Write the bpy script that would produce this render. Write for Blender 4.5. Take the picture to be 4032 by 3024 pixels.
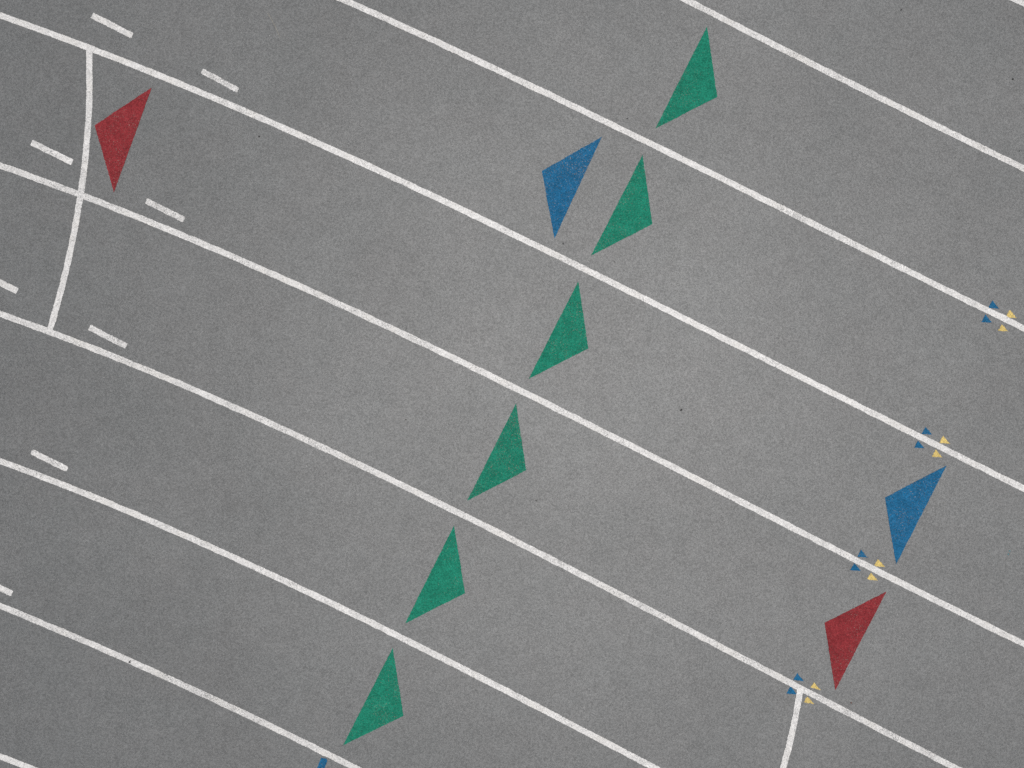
import bpy, math, random
from mathutils import Vector

# ------------------------------------------------------------------ clear
for o in list(bpy.data.objects):
    bpy.data.objects.remove(o, do_unlink=True)
scene = bpy.context.scene
COL = scene.collection
random.seed(7)

# ------------------------------------------------------------------ camera: a small drone hovering 6 m over the track
CAM_HEIGHT = 6.04
cam_data = bpy.data.cameras.new('camera')
cam_data.sensor_width = 36.0
cam_data.lens = 24.0
cam_data.clip_end = 2000.0
cam = bpy.data.objects.new('camera', cam_data)
cam.location = (0, 0, CAM_HEIGHT)
cam.rotation_euler = (0, 0, 0)
COL.objects.link(cam)
scene.camera = cam

# ------------------------------------------------------------------ sky and sun (thin high overcast, sun near the zenith)
SUN_ELEV = math.radians(84.0)
SUN_AZ = math.radians(85.0)          # clockwise from +Y
world = bpy.data.worlds.new('World')
scene.world = world
world.use_nodes = True
wn = world.node_tree.nodes
wl = world.node_tree.links
bg = wn['Background']
sky = wn.new('ShaderNodeTexSky')
sky.sky_type = 'NISHITA'
sky.sun_disc = False
sky.sun_elevation = SUN_ELEV
sky.sun_rotation = SUN_AZ
sky.dust_density = 6.0
sky.air_density = 0.7
sky.ozone_density = 1.0
wl.new(sky.outputs['Color'], bg.inputs['Color'])
bg.inputs['Strength'].default_value = 0.05

sun_data = bpy.data.lights.new('sun', 'SUN')
sun_data.energy = 1.5
sun_data.angle = math.radians(15.0)
sun_data.color = (1.0, 0.999, 0.985)
sun = bpy.data.objects.new('sun', sun_data)
to_sun = Vector((math.sin(SUN_AZ) * math.cos(SUN_ELEV), math.cos(SUN_AZ) * math.cos(SUN_ELEV), math.sin(SUN_ELEV)))
sun.rotation_euler = to_sun.to_track_quat('Z', 'Y').to_euler()
sun.location = to_sun * 50
COL.objects.link(sun)

scene.view_settings.view_transform = 'Standard'
scene.view_settings.look = 'None'
scene.view_settings.exposure = 0.69
scene.view_settings.gamma = 1.0
scene.view_settings.use_curve_mapping = False
scene.cycles.use_denoising = False

# ------------------------------------------------------------------ materials
ROUGH = 0.63
TRACK_GREY = (0.0735, 0.0780, 0.0763)


class Nodes:
    def __init__(self, name):
        self.mat = bpy.data.materials.new(name)
        self.mat.use_nodes = True
        self.t = self.mat.node_tree
        self.bsdf = self.t.nodes['Principled BSDF']
        self.pos = self.t.nodes.new('ShaderNodeNewGeometry').outputs['Position']

    def link(self, a, b):
        self.t.links.new(a, b)

    def shift(self, off):
        n = self.t.nodes.new('ShaderNodeVectorMath'); n.operation = 'ADD'
        self.link(self.pos, n.inputs[0]); n.inputs[1].default_value = off
        return n.outputs[0]

    def noise(self, scale, detail=2.0, rough=0.5, off=(0, 0, 0)):
        n = self.t.nodes.new('ShaderNodeTexNoise')
        self.link(self.shift(off), n.inputs['Vector'])
        n.inputs['Scale'].default_value = scale
        n.inputs['Detail'].default_value = detail
        n.inputs['Roughness'].default_value = rough
        return n.outputs['Fac']

    def cells(self, scale):
        n = self.t.nodes.new('ShaderNodeTexVoronoi')
        self.link(self.pos, n.inputs['Vector'])
        n.inputs['Scale'].default_value = scale
        s = self.t.nodes.new('ShaderNodeSeparateColor')
        self.link(n.outputs['Color'], s.inputs[0])
        return s.outputs[0], n.outputs['Distance']

    def math(self, op, a, b=None, c=None):
        n = self.t.nodes.new('ShaderNodeMath'); n.operation = op
        for i, v in enumerate((a, b, c)):
            if v is None:
                continue
            if isinstance(v, (int, float)):
                n.inputs[i].default_value = v
            else:
                self.link(v, n.inputs[i])
        return n.outputs[0]

    def remap(self, v, a, b, lo, hi, smooth=False):
        n = self.t.nodes.new('ShaderNodeMapRange')
        if smooth:
            n.interpolation_type = 'SMOOTHSTEP'
        self.link(v, n.inputs['Value'])
        for k, x in zip(('From Min', 'From Max', 'To Min', 'To Max'), (a, b, lo, hi)):
            n.inputs[k].default_value = x
        return n.outputs[0]

    def scale_colour(self, col, f):
        n = self.t.nodes.new('ShaderNodeVectorMath'); n.operation = 'SCALE'
        if isinstance(col, tuple):
            n.inputs[0].default_value = col
        else:
            self.link(col, n.inputs[0])
        self.link(f, n.inputs['Scale'])
        return n.outputs[0]

    def mix(self, f, a, b):
        n = self.t.nodes.new('ShaderNodeMix'); n.data_type = 'RGBA'
        self.link(f, n.inputs[0])
        for i, v in ((6, a), (7, b)):
            if isinstance(v, tuple):
                n.inputs[i].default_value = (*v, 1.0)
            else:
                self.link(v, n.inputs[i])
        return n.outputs[2]

    def granules(self):
        """rubber granules of 5 to 9 mm bound together: tone of each granule, pits between, slow mottling"""
        rnd, dist = self.cells(112.0)
        fine = self.noise(240.0, 2.0, 0.6)
        clump = self.noise(42.0, 3.0, 0.65, (3, 1, 0))
        pits = self.noise(88.0, 2.0, 0.55, (17, 6, 2))
        tone = self.math('MULTIPLY', self.remap(rnd, 0, 1, 0.78, 1.22), self.remap(fine, 0.3, 0.7, 0.84, 1.16))
        tone = self.math('MULTIPLY', tone, self.remap(clump, 0.3, 0.7, 0.93, 1.07))
        tone = self.math('MULTIPLY', tone, self.remap(pits, 0.62, 0.74, 1.0, 0.62))
        return tone, dist, fine, clump

    def relief(self, dist, fine, strength):
        h = self.math('ADD', self.math('MULTIPLY', dist, -0.5), self.math('MULTIPLY', fine, 0.6))
        b = self.t.nodes.new('ShaderNodeBump')
        b.inputs['Strength'].default_value = strength
        b.inputs['Distance'].default_value = 0.002
        self.link(h, b.inputs['Height'])
        self.link(b.outputs[0], self.bsdf.inputs['Normal'])

    def finish(self, colour, rough=ROUGH, gloss=0.5):
        self.link(colour, self.bsdf.inputs['Base Color'])
        self.bsdf.inputs['Specular IOR Level'].default_value = gloss
        self.bsdf.inputs['IOR'].default_value = 1.62
        self.bsdf.inputs['Roughness'].default_value = rough
        return self.mat


def track_colour(n, tone):
    mottle = n.noise(0.9, 4.0, 0.55, (11, 4, 0))
    patch = n.noise(7.0, 4.0, 0.6, (2, 9, 0))
    f = n.math('MULTIPLY', tone, n.remap(mottle, 0.3, 0.7, 0.95, 1.05))
    f = n.math('MULTIPLY', f, n.remap(patch, 0.3, 0.7, 0.945, 1.055))
    hue = n.noise(2.2, 2.0, 0.5, (5, 5, 2))
    base = n.mix(n.remap(hue, 0.35, 0.65, 0, 1), (TRACK_GREY[0] * 1.006, TRACK_GREY[1], TRACK_GREY[2] * 0.992),
                 (TRACK_GREY[0] * 0.985, TRACK_GREY[1] * 1.004, TRACK_GREY[2] * 1.0))
    return n.scale_colour(base, f), f


def make_track():
    n = Nodes('track_rubber')
    tone, dist, fine, clump = n.granules()
    col, f = track_colour(n, tone)
    specks = n.noise(38.0, 1.0, 0.5, (21, 3, 7))
    col = n.mix(n.remap(specks, 0.79, 0.84, 0, 0.55), col, (0.03, 0.03, 0.032))
    n.relief(dist, fine, 0.45)
    n.finish(col, ROUGH, 1.0)
    n.link(n.math('MULTIPLY', f, 0.92), n.bsdf.inputs['Specular IOR Level'])   # the binder film is uneven with the granules
    return n.mat


def make_paint(name, colour, wear, contrast, chip=(0.14, 0.135, 0.125), stain=None, rough=0.9, gloss=0.04):
    """road paint on the granules; where granules stand proud or sink, the paint is thin and the track shows"""
    n = Nodes(name)
    tone, dist, fine, clump = n.granules()
    under, f = track_colour(n, tone)
    soft = n.math('ADD', n.math('MULTIPLY', n.math('SUBTRACT', tone, 1.0), contrast), 1.0)
    blotch = n.noise(9.0, 3.0, 0.6, (8, 2, 1))
    soft = n.math('MULTIPLY', soft, n.remap(blotch, 0.3, 0.7, 1.0 - 0.12 * contrast, 1.0 + 0.12 * contrast))
    soft = n.math('MULTIPLY', soft, n.remap(n.t.nodes.new('ShaderNodeObjectInfo').outputs['Random'], 0, 1, 1.04, 0.96))   # each coat a little different
    col = n.scale_colour(colour, soft)
    if stain:
        s = n.noise(4.0, 3.0, 0.6, (1, 7, 4))
        col = n.mix(n.remap(s, 0.5, 0.75, 0, 0.5), col, stain)
    grain = n.noise(115.0, 3.0, 0.65, (4, 4, 4))
    patchy = n.remap(n.noise(5.0, 4.0, 0.6, (13, 6, 0)), 0.3, 0.7, -0.05, 0.05)
    stretch = n.remap(n.noise(0.9, 2.0, 0.5, (31, 8, 0)), 0.35, 0.65, -0.03, 0.03)
    each = n.remap(n.t.nodes.new('ShaderNodeObjectInfo').outputs['Random'], 0, 1, *((-0.022, 0.022) if gloss < 0.5 else (-0.010, 0.010)))
    patchy = n.math('ADD', patchy, n.math('ADD', stretch, each))
    worn = n.remap(n.math('ADD', grain, patchy), 0.66 - wear, 0.74 - wear, 0, 0.8)
    col = n.mix(worn, col, n.mix(n.remap(n.noise(60, 1), 0.45, 0.55, 0, 1), under, chip))
    n.relief(dist, fine, 0.45)
    return n.finish(col, rough, gloss)


M = {
    'track': make_track(),
    'white': make_paint('white_line_paint', (0.535, 0.534, 0.514), 0.110, 0.9, (0.17, 0.17, 0.16), (0.54, 0.525, 0.475), ROUGH, 0.9),
    'green': make_paint('green_marking_paint', (0.013, 0.163, 0.104), 0.060, 1.15, (0.23, 0.21, 0.17)),
    'blue': make_paint('blue_marking_paint', (0.014, 0.102, 0.208), 0.060, 1.15, (0.26, 0.23, 0.19)),
    'red': make_paint('red_marking_paint', (0.200, 0.027, 0.031), 0.060, 1.15, (0.24, 0.21, 0.18)),
    'yellow': make_paint('yellow_marking_paint', (0.54, 0.415, 0.145), 0.07, 1.0, (0.22, 0.17, 0.09)),
}


def plain(name, colour, rough=0.7):
    n = Nodes(name)
    f = n.remap(n.noise(300.0, 2.0), 0.3, 0.7, 0.7, 1.3)
    return n.finish(n.scale_colour(colour, f), rough)


M['dark'] = plain('dark_crumb', (0.012, 0.012, 0.012))
M['dull'] = plain('dull_crumb', (0.05, 0.05, 0.05))
M['pale'] = plain('pale_grit', (0.72, 0.72, 0.69))
M['straw'] = plain('dry_straw', (0.42, 0.38, 0.28))
M['insect'] = plain('insect_shell', (0.010, 0.008, 0.012), 0.4)
M['wing'] = plain('insect_wing', (0.06, 0.06, 0.07), 0.4)
M['rust'] = plain('rust_flake', (0.10, 0.032, 0.015))
M['teal'] = plain('teal_paint_drop', (0.05, 0.16, 0.18))


# ------------------------------------------------------------------ helpers
def link_mesh(name, verts, faces, mat, smooth=False):
    me = bpy.data.meshes.new(name)
    me.from_pydata(verts, [], faces)
    me.materials.append(mat)
    if smooth:
        for p in me.polygons:
            p.use_smooth = True
    me.update()
    o = bpy.data.objects.new(name, me)
    COL.objects.link(o)
    return o


def tag(o, label, cat, group=None):
    o['label'] = label
    o['category'] = cat
    if group:
        o['group'] = group
    return o


class Wobble:
    """slow and fast unevenness of a painted edge"""
    def __init__(self, slow, fast):
        self.slow, self.fast = slow, fast
        self.k = [random.gauss(0, 1) for _ in range(4096)]

    def __call__(self, s):
        u = s / 0.07
        i = int(math.floor(u)); f = u - i; f = f * f * (3 - 2 * f)
        a = self.k[i % 4096] * (1 - f) + self.k[(i + 1) % 4096] * f
        return a * self.slow + random.gauss(0, 1) * self.fast


def ribbon(name, pts, width, z, mat, slow=0.0014, fast=0.0013):
    """a painted stripe along a centre line: top face with uneven edges and thin side faces down into the track"""
    wl_, wr_ = Wobble(slow, fast), Wobble(slow, fast)
    verts, faces = [], []
    s = 0.0
    n = len(pts)
    for i, p in enumerate(pts):
        a = pts[max(i - 1, 0)]; b = pts[min(i + 1, n - 1)]
        t = Vector((b[0] - a[0], b[1] - a[1])).normalized()
        nx, ny = -t.y, t.x
        if i:
            s += math.hypot(p[0] - pts[i - 1][0], p[1] - pts[i - 1][1])
        l = width / 2 + wl_(s); r = width / 2 + wr_(s + 9)
        lx, ly = p[0] + nx * l, p[1] + ny * l
        rx, ry = p[0] - nx * r, p[1] - ny * r
        verts += [(lx, ly, z), (rx, ry, z), (lx, ly, -0.001), (rx, ry, -0.001)]
        if i:
            k = 4 * i; j = k - 4
            faces += [(j, j + 1, k + 1, k), (j + 2, j, k, k + 2), (j + 1, j + 3, k + 3, k + 1)]
    faces += [(0, 2, 3, 1), (4 * n - 4, 4 * n - 3, 4 * n - 1, 4 * n - 2)]
    return link_mesh(name, verts, faces, mat)


def polygon(name, corners, z, mat, rnd=0.004, step=0.008, slow=0.0008, fast=0.0010):
    """a painted polygon with slightly blunted corners and an uneven edge"""
    area = sum(corners[i][0] * corners[(i + 1) % len(corners)][1] - corners[(i + 1) % len(corners)][0] * corners[i][1] for i in range(len(corners)))
    if area < 0:
        corners = corners[::-1]
    out = []
    n = len(corners)
    wob = Wobble(slow, fast)
    s = 0.0
    for i in range(n):
        p0, p1, p2 = Vector(corners[i - 1]), Vector(corners[i]), Vector(corners[(i + 1) % n])
        d0 = (p0 - p1).normalized(); d1 = (p2 - p1).normalized()
        out += [p1 + d0 * rnd, p1 + (d0 + d1) * rnd * 0.25, p1 + d1 * rnd]
        a = p1 + d1 * rnd
        b = p2 - d1 * rnd
        m = max(1, int((b - a).length / step))
        nrm = Vector((d1.y, -d1.x))
        for k in range(1, m):
            s += step
            out.append(a.lerp(b, k / m) + nrm * wob(s))
    m = len(out)
    verts = [(v.x, v.y, z) for v in out] + [(v.x, v.y, -0.001) for v in out]
    faces = [tuple(range(m))] + [((i + 1) % m, i, i + m, (i + 1) % m + m) for i in range(m)]
    return link_mesh(name, verts, faces, mat)


# ------------------------------------------------------------------ the track surface (one sheet to the horizon)
R = 600.0
cuts = [-R, -60, -12, -6, -3, 0, 3, 6, 12, 60, R]
gv = [(x, y, 0.0) for y in cuts for x in cuts]
nc = len(cuts)
gf = [(j * nc + i, j * nc + i + 1, (j + 1) * nc + i + 1, (j + 1) * nc + i) for j in range(nc - 1) for i in range(nc - 1)]
ground = link_mesh('track_surface', gv, gf, M['track'])
ground['kind'] = 'structure'

# ------------------------------------------------------------------ lane lines: the bend (left) runs out into the straight (right)
LINE_W = 0.054
BEND_R = 43.0
Z_SMALL, Z_MARK, Z_LINE, Z_CROSS = 0.0015, 0.002, 0.0032, 0.0045


def lane_points(coef, x0, x1, step=0.006):
    f = lambda x: sum(c * x ** k for k, c in enumerate(coef))
    core = []
    x = x0
    while x < x1:
        y = f(x)
        core.append((x, y))
        sl = (f(x + 1e-3) - y) / 1e-3
        x += step / math.hypot(1, sl)
    core.append((x1, f(x1)))
    # on to the left round the bend
    a = math.atan2(core[0][1] - core[40][1], core[0][0] - core[40][0])
    px, py = core[0]
    left = []
    for k in range(200):
        h = 0.01 if k < 60 else 0.1
        a += h / BEND_R
        px += math.cos(a) * h; py += math.sin(a) * h
        left.append((px, py))
    # on to the right along the straight
    b = math.atan2(core[-1][1] - core[-41][1], core[-1][0] - core[-41][0])
    px, py = core[-1]
    right = [(px + math.cos(b) * d, py + math.sin(b) * d) for d in [0.01 * k for k in range(1, 60)] + [0.7 + 0.1 * k for k in range(140)]]
    return left[::-1] + core + right


LANES = [
    ([5.3567, -0.4400], 4.30, 4.60, 'short piece of white lane line cutting the top right corner'),
    ([4.203698, -0.531482, 0.005353], 1.533, 4.53, 'white lane line passing just above the topmost green triangle'),
    ([2.715146, -0.47262, -0.008119, 0.00089], -1.488, 4.53, 'white lane line running between the topmost and the second green triangle'),
    ([1.329254, -0.482935, -0.007866, 0.001017], -4.53, 4.53, 'white lane line joined by the upper end of the left curved line'),
    ([-0.021875, -0.491682, -0.007893, 0.001194], -4.53, 4.53, 'white lane line crossed midway by the left curved line'),
    ([-1.375429, -0.503512, -0.007985, 0.001305], -4.53, 3.93, 'white lane line from the left curved line\'s foot to the lower right curved line'),
    ([-2.739054, -0.514886, -0.006397, 0.001535], -4.53, 1.27, 'white lane line running between the two lowest green triangles'),
    ([-4.133048, -0.553935, -0.016412], -4.53, -1.387, 'white lane line with a dark insect on its lower edge'),
    ([-5.0676, -0.3920], -4.56, -4.23, 'short piece of white lane line cutting the bottom left corner'),
]
for coef, x0, x1, label in LANES:
    o = ribbon('lane_line', lane_points(coef, x0, x1), LINE_W, Z_LINE, M['white'])
    tag(o, label, 'lane line', 'white lane lines along the track')


# ------------------------------------------------------------------ curved start lines across the lanes
def curve_points(coef, y0, y1, step=0.006):
    n = int(abs(y1 - y0) / step)
    return [(sum(c * (y0 + (y1 - y0) * i / n) ** k for k, c in enumerate(coef)), y0 + (y1 - y0) * i / n) for i in range(n + 1)]


o = ribbon('start_line', curve_points([-4.245773, 0.360996, -0.057939, -0.002095], 2.985, 0.445), LINE_W, Z_CROSS, M['white'])
tag(o, 'curved white start line across two lanes beside the left red triangle', 'start line', 'curved start lines')
o = ribbon('start_line', curve_points([2.192178, -0.410115, -0.103099], -2.69, -5.05), LINE_W, Z_CROSS, M['white'])
tag(o, 'curved white start line leaving the frame at the bottom, below the right red triangle', 'start line', 'curved start lines')

# ------------------------------------------------------------------ white dashes
DASHES = [
    ([(-3.7029, 3.2851), (-3.3476, 3.1059), (-3.3681, 3.0566), (-3.7285, 3.239)], 0.006, 'white dash nearest the top edge, above the left curved line'),
    ([(-2.7332, 2.7915), (-2.4126, 2.6195), (-2.4321, 2.5755), (-2.7526, 2.7475)], 0.012, 'white dash above a lane line, up and right of the left red triangle'),
    ([(-4.2385, 2.1606), (-3.878, 1.9846), (-3.8995, 1.9353), (-4.262, 2.1137)], 0.006, 'white dash left of the curved line, level with the red triangle'),
    ([(-3.2247, 1.6446), (-2.8898, 1.4756), (-2.9124, 1.4296), (-3.2472, 1.5985)], 0.005, 'white dash just below right of the left red triangle\'s lower tip'),
    ([(-4.7167, 1.023), (-4.3634, 0.8469), (-4.387, 0.7967), (-4.7403, 0.9708)], 0.006, 'white dash cut by the left edge, left of the curved line\'s lower half'),
    ([(-3.7265, 0.5243), (-3.3967, 0.3574), (-3.4223, 0.3113), (-3.749, 0.4772)], 0.004, 'white dash just right of the left curved line\'s lower end'),
    ([(-4.2385, -0.5755), (-3.921, -0.7322), (-3.9404, -0.7771), (-4.261, -0.6195)], 0.015, 'round-ended white dash standing clear of the left edge, lowest whole one'),
    ([(-4.727, -1.6733), (-4.4095, -1.830), (-4.430, -1.8792), (-4.7474, -1.7235)], 0.013, 'lowest white dash, only its rounded end showing at the left edge'),
]
for c, rnd, label in DASHES:
    o = polygon('lane_dash', c, Z_MARK + 0.0008, M['white'], rnd, 0.007, 0.0010, 0.0016)
    tag(o, label, 'dash', 'short white dashes in the lanes')

# ------------------------------------------------------------------ large triangles
TRIANGLES = [
    ('green', [(1.7256, 3.1643), (1.8157, 2.5396), (1.2679, 2.2591)], 'green triangle at the top of the diagonal row of six'),
    ('green', [(1.1551, 2.0276), (1.2411, 1.4142), (0.6996, 1.1357)], 'green triangle standing beside the upper blue triangle'),
    ('green', [(0.5867, 0.9103), (0.676, 0.3144), (0.1465, 0.0449)], 'green triangle in the middle of the photo, third from the top of its row'),
    ('green', [(0.036, -0.1721), (0.1258, -0.7629), (-0.3962, -1.0324)], 'green triangle fourth from the top of its diagonal row'),
    ('green', [(-0.513, -1.2515), (-0.4157, -1.8503), (-0.9461, -2.1187)], 'green triangle second from the bottom of its diagonal row'),
    ('green', [(-1.0548, -2.3337), (-0.9596, -2.936), (-1.4951, -3.1962)], 'lowest green triangle of the row, above the blue bar at the bottom edge'),
    ('blue', [(0.7966, 2.1894), (0.2643, 1.8843), (0.3757, 1.2863)], 'large blue triangle left of the second green triangle'),
    ('blue', [(3.8443, -0.7209), (3.2996, -1.0036), (3.3969, -1.5975)], 'large blue triangle at the right, in the lane above the red one'),
    ('red', [(-3.1867, 2.6225), (-3.6906, 2.2888), (-3.5216, 1.6944)], 'red triangle touching the curved white line at upper left'),
    ('red', [(3.3117, -1.8371), (2.7649, -2.1117), (2.8591, -2.7106)], 'red triangle at lower right, below the right blue triangle'),
]
GROUPS = {'green': 'green triangles in a diagonal row', 'blue': 'large blue triangles', 'red': 'red triangles'}
for colour, c, label in TRIANGLES:
    o = polygon(colour + '_triangle', c, Z_MARK, M[colour], 0.003)
    tag(o, label, 'triangle', GROUPS[colour])

# ------------------------------------------------------------------ small triangles in clusters of four, on the lane lines
CLUSTERS = [
    ('topmost', [('blue', 'above', [(4.2487, 0.7394), (4.3081, 0.6666), (4.2139, 0.6718)]),
                 ('blue', 'below', [(4.1883, 0.6165), (4.2446, 0.5427), (4.1514, 0.5468)]),
                 ('yellow', 'above', [(4.4034, 0.6564), (4.4648, 0.5827), (4.3665, 0.5898)]),
                 ('yellow', 'below', [(4.3337, 0.5284), (4.3931, 0.4629), (4.2979, 0.47)])]),
    ('second', [('blue', 'above', [(3.6579, -0.3789), (3.7173, -0.4485), (3.622, -0.4424)]),
                ('blue', 'below', [(3.5913, -0.4997), (3.6507, -0.5683), (3.5575, -0.5632)]),
                ('yellow', 'above', [(3.8145, -0.4557), (3.878, -0.5315), (3.7807, -0.5202)]),
                ('yellow', 'below', [(3.75, -0.5786), (3.8063, -0.6503), (3.7142, -0.6431)])]),
    ('third', [('blue', 'above', [(3.0875, -1.4644), (3.1489, -1.5361), (3.0557, -1.5279)]),
               ('blue', 'below', [(3.0281, -1.5842), (3.0875, -1.6538), (2.9922, -1.6477)]),
               ('yellow', 'above', [(3.236, -1.5483), (3.3015, -1.62), (3.2052, -1.6057)]),
               ('yellow', 'below', [(3.1766, -1.6692), (3.238, -1.7398), (3.1407, -1.7245)])]),
    ('lowest', [('blue', 'above', [(2.5242, -2.556), (2.5847, -2.6307), (2.4884, -2.6185)]),
                ('blue', 'below', [(2.4638, -2.6748), (2.5212, -2.7465), (2.427, -2.7393)]),
                ('yellow', 'above', [(2.6717, -2.6379), (2.7332, -2.7096), (2.64, -2.684)]),
                ('yellow', 'below', [(2.6133, -2.7639), (2.6748, -2.8325), (2.5806, -2.8151)])]),
]
NEAR = {'topmost': 'topmost small cluster at the right edge', 'second': 'small cluster above the right blue triangle',
        'third': 'small cluster left of the right blue triangle\'s tip', 'lowest': 'lowest small cluster, at the start line\'s end'}
for place, tris in CLUSTERS:
    for colour, side, c in tris:
        y = colour == 'yellow'
        o = polygon('small_triangle', c, Z_SMALL, M[colour], 0.005 if y else 0.003, 0.006, 0.0012 if y else 0.0006, 0.0022 if y else 0.0010)
        tag(o, 'tiny %s triangle %s the lane line, %s' % (colour, side, NEAR[place]), 'small triangle', 'small triangles clustered on the lane lines')

# ------------------------------------------------------------------ the blue bar at the bottom edge
o = polygon('blue_bar', [(-1.690, -3.3055), (-1.6395, -3.3145), (-1.6340, -3.3360), (-1.7350, -3.6000), (-1.7910, -3.5780)], Z_MARK, M['blue'], 0.004)
tag(o, 'short blue bar cut off by the bottom edge, below a lane line', 'bar')


# ------------------------------------------------------------------ litter on the track: crumbs, an insect, a straw
def crumb(name, x, y, sx, sy, sz, rot, mat, z0=0.0):
    """an uneven crumb lying on the surface"""
    rings, seg = 4, 8
    verts, faces = [], []
    verts.append((0, 0, sz * (0.9 + 0.2 * random.random())))
    for r in range(1, rings):
        a = math.pi * r / rings
        for k in range(seg):
            t = 2 * math.pi * k / seg
            j = 0.78 + 0.44 * random.random()
            verts.append((math.cos(t) * math.sin(a) * sx * j, math.sin(t) * math.sin(a) * sy * j, math.cos(a) * sz * j))
    verts.append((0, 0, -sz))
    for k in range(seg):
        faces.append((0, 1 + k, 1 + (k + 1) % seg))
        for r in range(rings - 2):
            i = 1 + r * seg
            faces.append((i + k, i + seg + k, i + seg + (k + 1) % seg, i + (k + 1) % seg))
        i = 1 + (rings - 2) * seg
        faces.append((i + k, len(verts) - 1, i + (k + 1) % seg))
    o = link_mesh(name, verts, faces, mat, True)
    o.location = (x, y, z0 + sz * 0.7)
    o.rotation_euler = (0, 0, rot)
    return o


CRUMBS = [
    ('rubber_crumb', 1.4982, -0.2304, .009, .0072, .005, 0.2, 'dark', 'round black crumb alone on bare grey track right of the photo\'s middle'),
    ('rubber_crumb', 3.4428, 3.3097, .005, .008, .003, -0.6, 'dark', 'small black crumb close to the top edge, far right'),
    ('rubber_crumb', 4.429, 2.6973, .008, .008, .003, 0.4, 'dark', 'dull dark crumb near the right edge, in the top right lane'),
    ('rubber_crumb', -2.2365, 2.1884, .008, .007, .003, 0.0, 'dark', 'dark crumb under a lane line, midway between red and blue triangles at the top'),
    ('rubber_crumb', 0.4536, 1.2432, .006, .007, .003, 0.3, 'dull', 'black crumb by the lower tip of the upper blue triangle'),
    ('rubber_crumb', 0.215, -1.0322, .008, .004, .003, -0.5, 'dark', 'black crumb below right of the fourth green triangle'),
    ('rubber_crumb', -0.937, -0.3164, .008, .003, .003, -0.15, 'dark', 'thin black crumb left of the fourth green triangle'),
    ('rubber_crumb', 1.0189, 2.3481, .006, .005, .003, 0.8, 'dull', 'dull crumb above the lane line, left of the topmost green triangle\'s lower tip'),
    ('rubber_crumb', 4.4894, 2.0614, .005, .005, .003, 0.0, 'dull', 'dull crumb near the right edge, just above the second lane line'),
    ('rubber_crumb', -2.7844, 2.7424, .005, .005, .003, 0.0, 'dull', 'tiny dull crumb at the left end of a short white dash'),
    ('rust_flake', 2.9994, -2.8202, .005, .008, .0025, -0.3, 'rust', 'rust brown flake below the lower right red triangle'),
    ('paint_drop', 4.4023, -1.4777, .008, .007, .001, 0.2, 'teal', 'upper of two faint teal paint drops near the right edge'),
    ('paint_drop', 4.39, -1.5053, .006, .009, .001, 0.1, 'teal', 'lower of two faint teal paint drops near the right edge'),
]
for name, x, y, sx, sy, sz, rot, m, label in CRUMBS:
    o = crumb(name, x, y, sx * 1.1, sy * 1.1, sz, rot, M[m])
    tag(o, label, {'rubber_crumb': 'crumb', 'rust_flake': 'flake', 'paint_drop': 'paint drop'}[name],
        {'rubber_crumb': 'dark crumbs on the track', 'rust_flake': None, 'paint_drop': 'teal paint drops'}[name])

# the insect on the lane line: an elongated body with a head and two folded wings
insect = bpy.data.objects.new('insect', None)
insect.location = (-3.3814, -2.4577, Z_LINE)
insect.scale = (1.25, 1.25, 1.25)
insect.rotation_euler = (0, 0, math.radians(-14))
COL.objects.link(insect)
tag(insect, 'small dark insect sitting on the lower edge of a lane line', 'insect')
for nm, x, y, sx, sy, sz, m in (('body', 0.002, 0, .0035, .010, .0028, 'insect'), ('head', 0.003, .0115, .0028, .003, .0024, 'insect'),
                                ('wing', -.0042, -.003, .0028, .009, .0008, 'wing'), ('wing', .0072, -.003, .0018, .007, .0008, 'wing')):
    p = crumb(nm, x, y, sx, sy, sz, 0.0, M[m])
    p.parent = insect


def strand(name, pts, w, mat):
    """a thin round straw lying in a gentle curve"""
    verts, faces = [], []
    for i, (x, y, z) in enumerate(pts):
        a = Vector(pts[max(i - 1, 0)]); b = Vector(pts[min(i + 1, len(pts) - 1)])
        t = (b - a).normalized(); n = Vector((-t.y, t.x, 0))
        r = w * (0.35 + 0.65 * math.sin(math.pi * (0.12 + 0.8 * i / (len(pts) - 1))))
        for k in range(5):
            th = 2 * math.pi * k / 5
            verts.append((x + n.x * r * math.cos(th), y + n.y * r * math.cos(th), z + r + r * math.sin(th)))
        if i:
            for k in range(5):
                j = (i - 1) * 5
                faces.append((j + k, j + (k + 1) % 5, j + 5 + (k + 1) % 5, j + 5 + k))
    e = len(verts) - 5
    faces += [(4, 3, 2, 1, 0), (e, e + 1, e + 2, e + 3, e + 4)]
    return link_mesh(name, verts, faces, mat, True)


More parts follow.
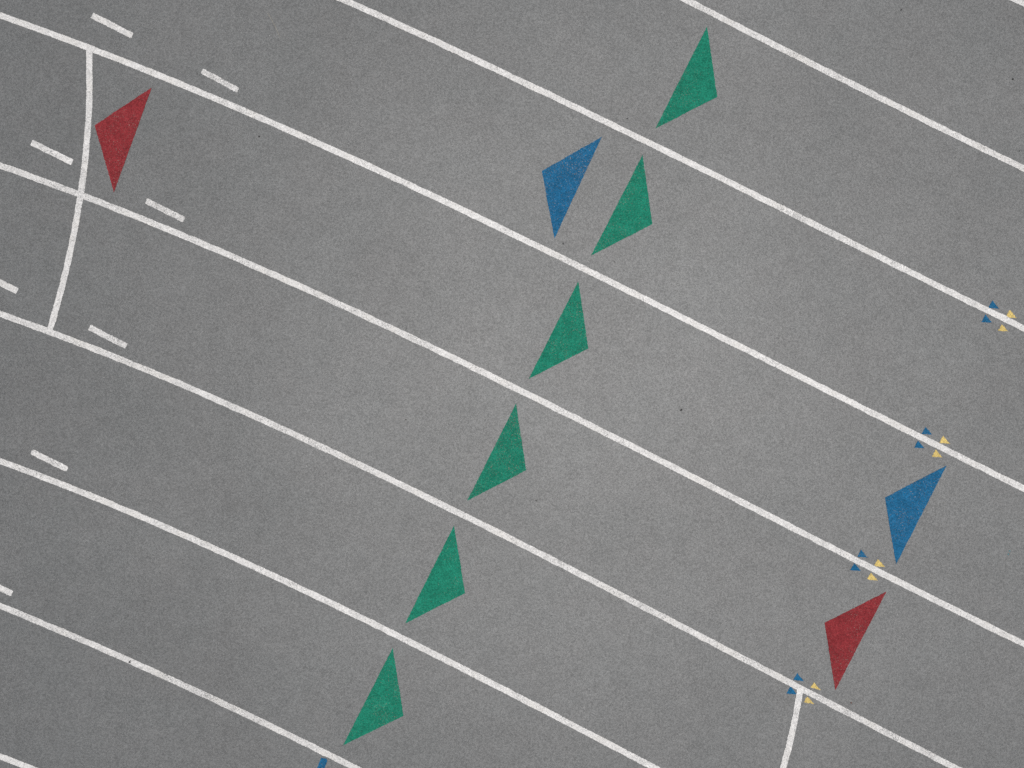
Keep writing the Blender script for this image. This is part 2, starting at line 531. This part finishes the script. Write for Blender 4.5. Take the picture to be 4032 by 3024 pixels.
def bend(a, b, sag, n=14):
    d = Vector((b[0] - a[0], b[1] - a[1])); nn = Vector((-d.y, d.x)).normalized()
    return [(a[0] + d.x * i / n + nn.x * sag * math.sin(math.pi * i / n), a[1] + d.y * i / n + nn.y * sag * math.sin(math.pi * i / n), 0.0) for i in range(n + 1)]


o = strand('straw', bend((-2.1628, 3.2851), (-2.0552, 3.0701), 0.006), 0.0010, M['straw'])
tag(o, 'thin pale dry straw lying near the top edge, left of the middle', 'straw')
o = strand('hair_strand', bend((-0.1864, -1.5258), (-0.1249, -1.6282), 0.008), 0.0008, M['dull'])
tag(o, 'thin dark strand lying right of the fifth green triangle', 'strand')
o = strand('curled_fibre', bend((0.885, 1.089), (0.912, 1.062), 0.011, 8), 0.0018, M['dull'])
tag(o, 'small dark curled fibre just below the second green triangle', 'fibre')

# pale grit scattered over the track: too small to count
gv, gf = [], []
GRIT = [(-2.1454, 3.0823), (-1.2125, 2.555), (-0.3625, 2.3307), (-0.979, 2.0194), (-1.4173, 1.7828), (-2.3983, 3.2411),
        (-3.0588, 3.3588), (-0.6851, 0.9513), (-1.108, 0.8643), (0.5919, 0.467), (0.6779, 0.8848), (0.9524, 1.4613),
        (2.7116, 1.6712), (3.1643, 0.2069), (3.1919, 0.2058), (-1.8166, -0.7271), (-1.7347, -0.0973), (1.4695, -0.8735),
        (0.5714, -1.3548), (0.9114, -0.9421), (1.3138, -0.0154), (3.407, -2.0419), (3.4531, -2.2109), (1.4091, -2.0593),
        (-3.6118, 0.0563), (-0.1045, 1.7695)]
spots = [(x, y, random.uniform(.0028, .0042)) for x, y in GRIT]
spots += [(random.uniform(-9, 9), random.uniform(-7, 7), random.uniform(.0010, .0022)) for _ in range(900)]
for x, y, r in spots:
    b = len(gv)
    t0 = random.uniform(0, 6.28)
    for k in range(5):
        t = t0 + k * 2 * math.pi / 5
        j = random.uniform(0.7, 1.2)
        gv.append((x + r * j * math.cos(t), y + r * j * math.sin(t), -0.0005))
    gv.append((x, y, r * 1.1 + 0.0015))
    gf += [(b + k, b + (k + 1) % 5, b + 5) for k in range(5)]
o = link_mesh('grit', gv, gf, M['pale'])
o['kind'] = 'stuff'
o['label'] = 'scattered tiny pale grit over the grey track'
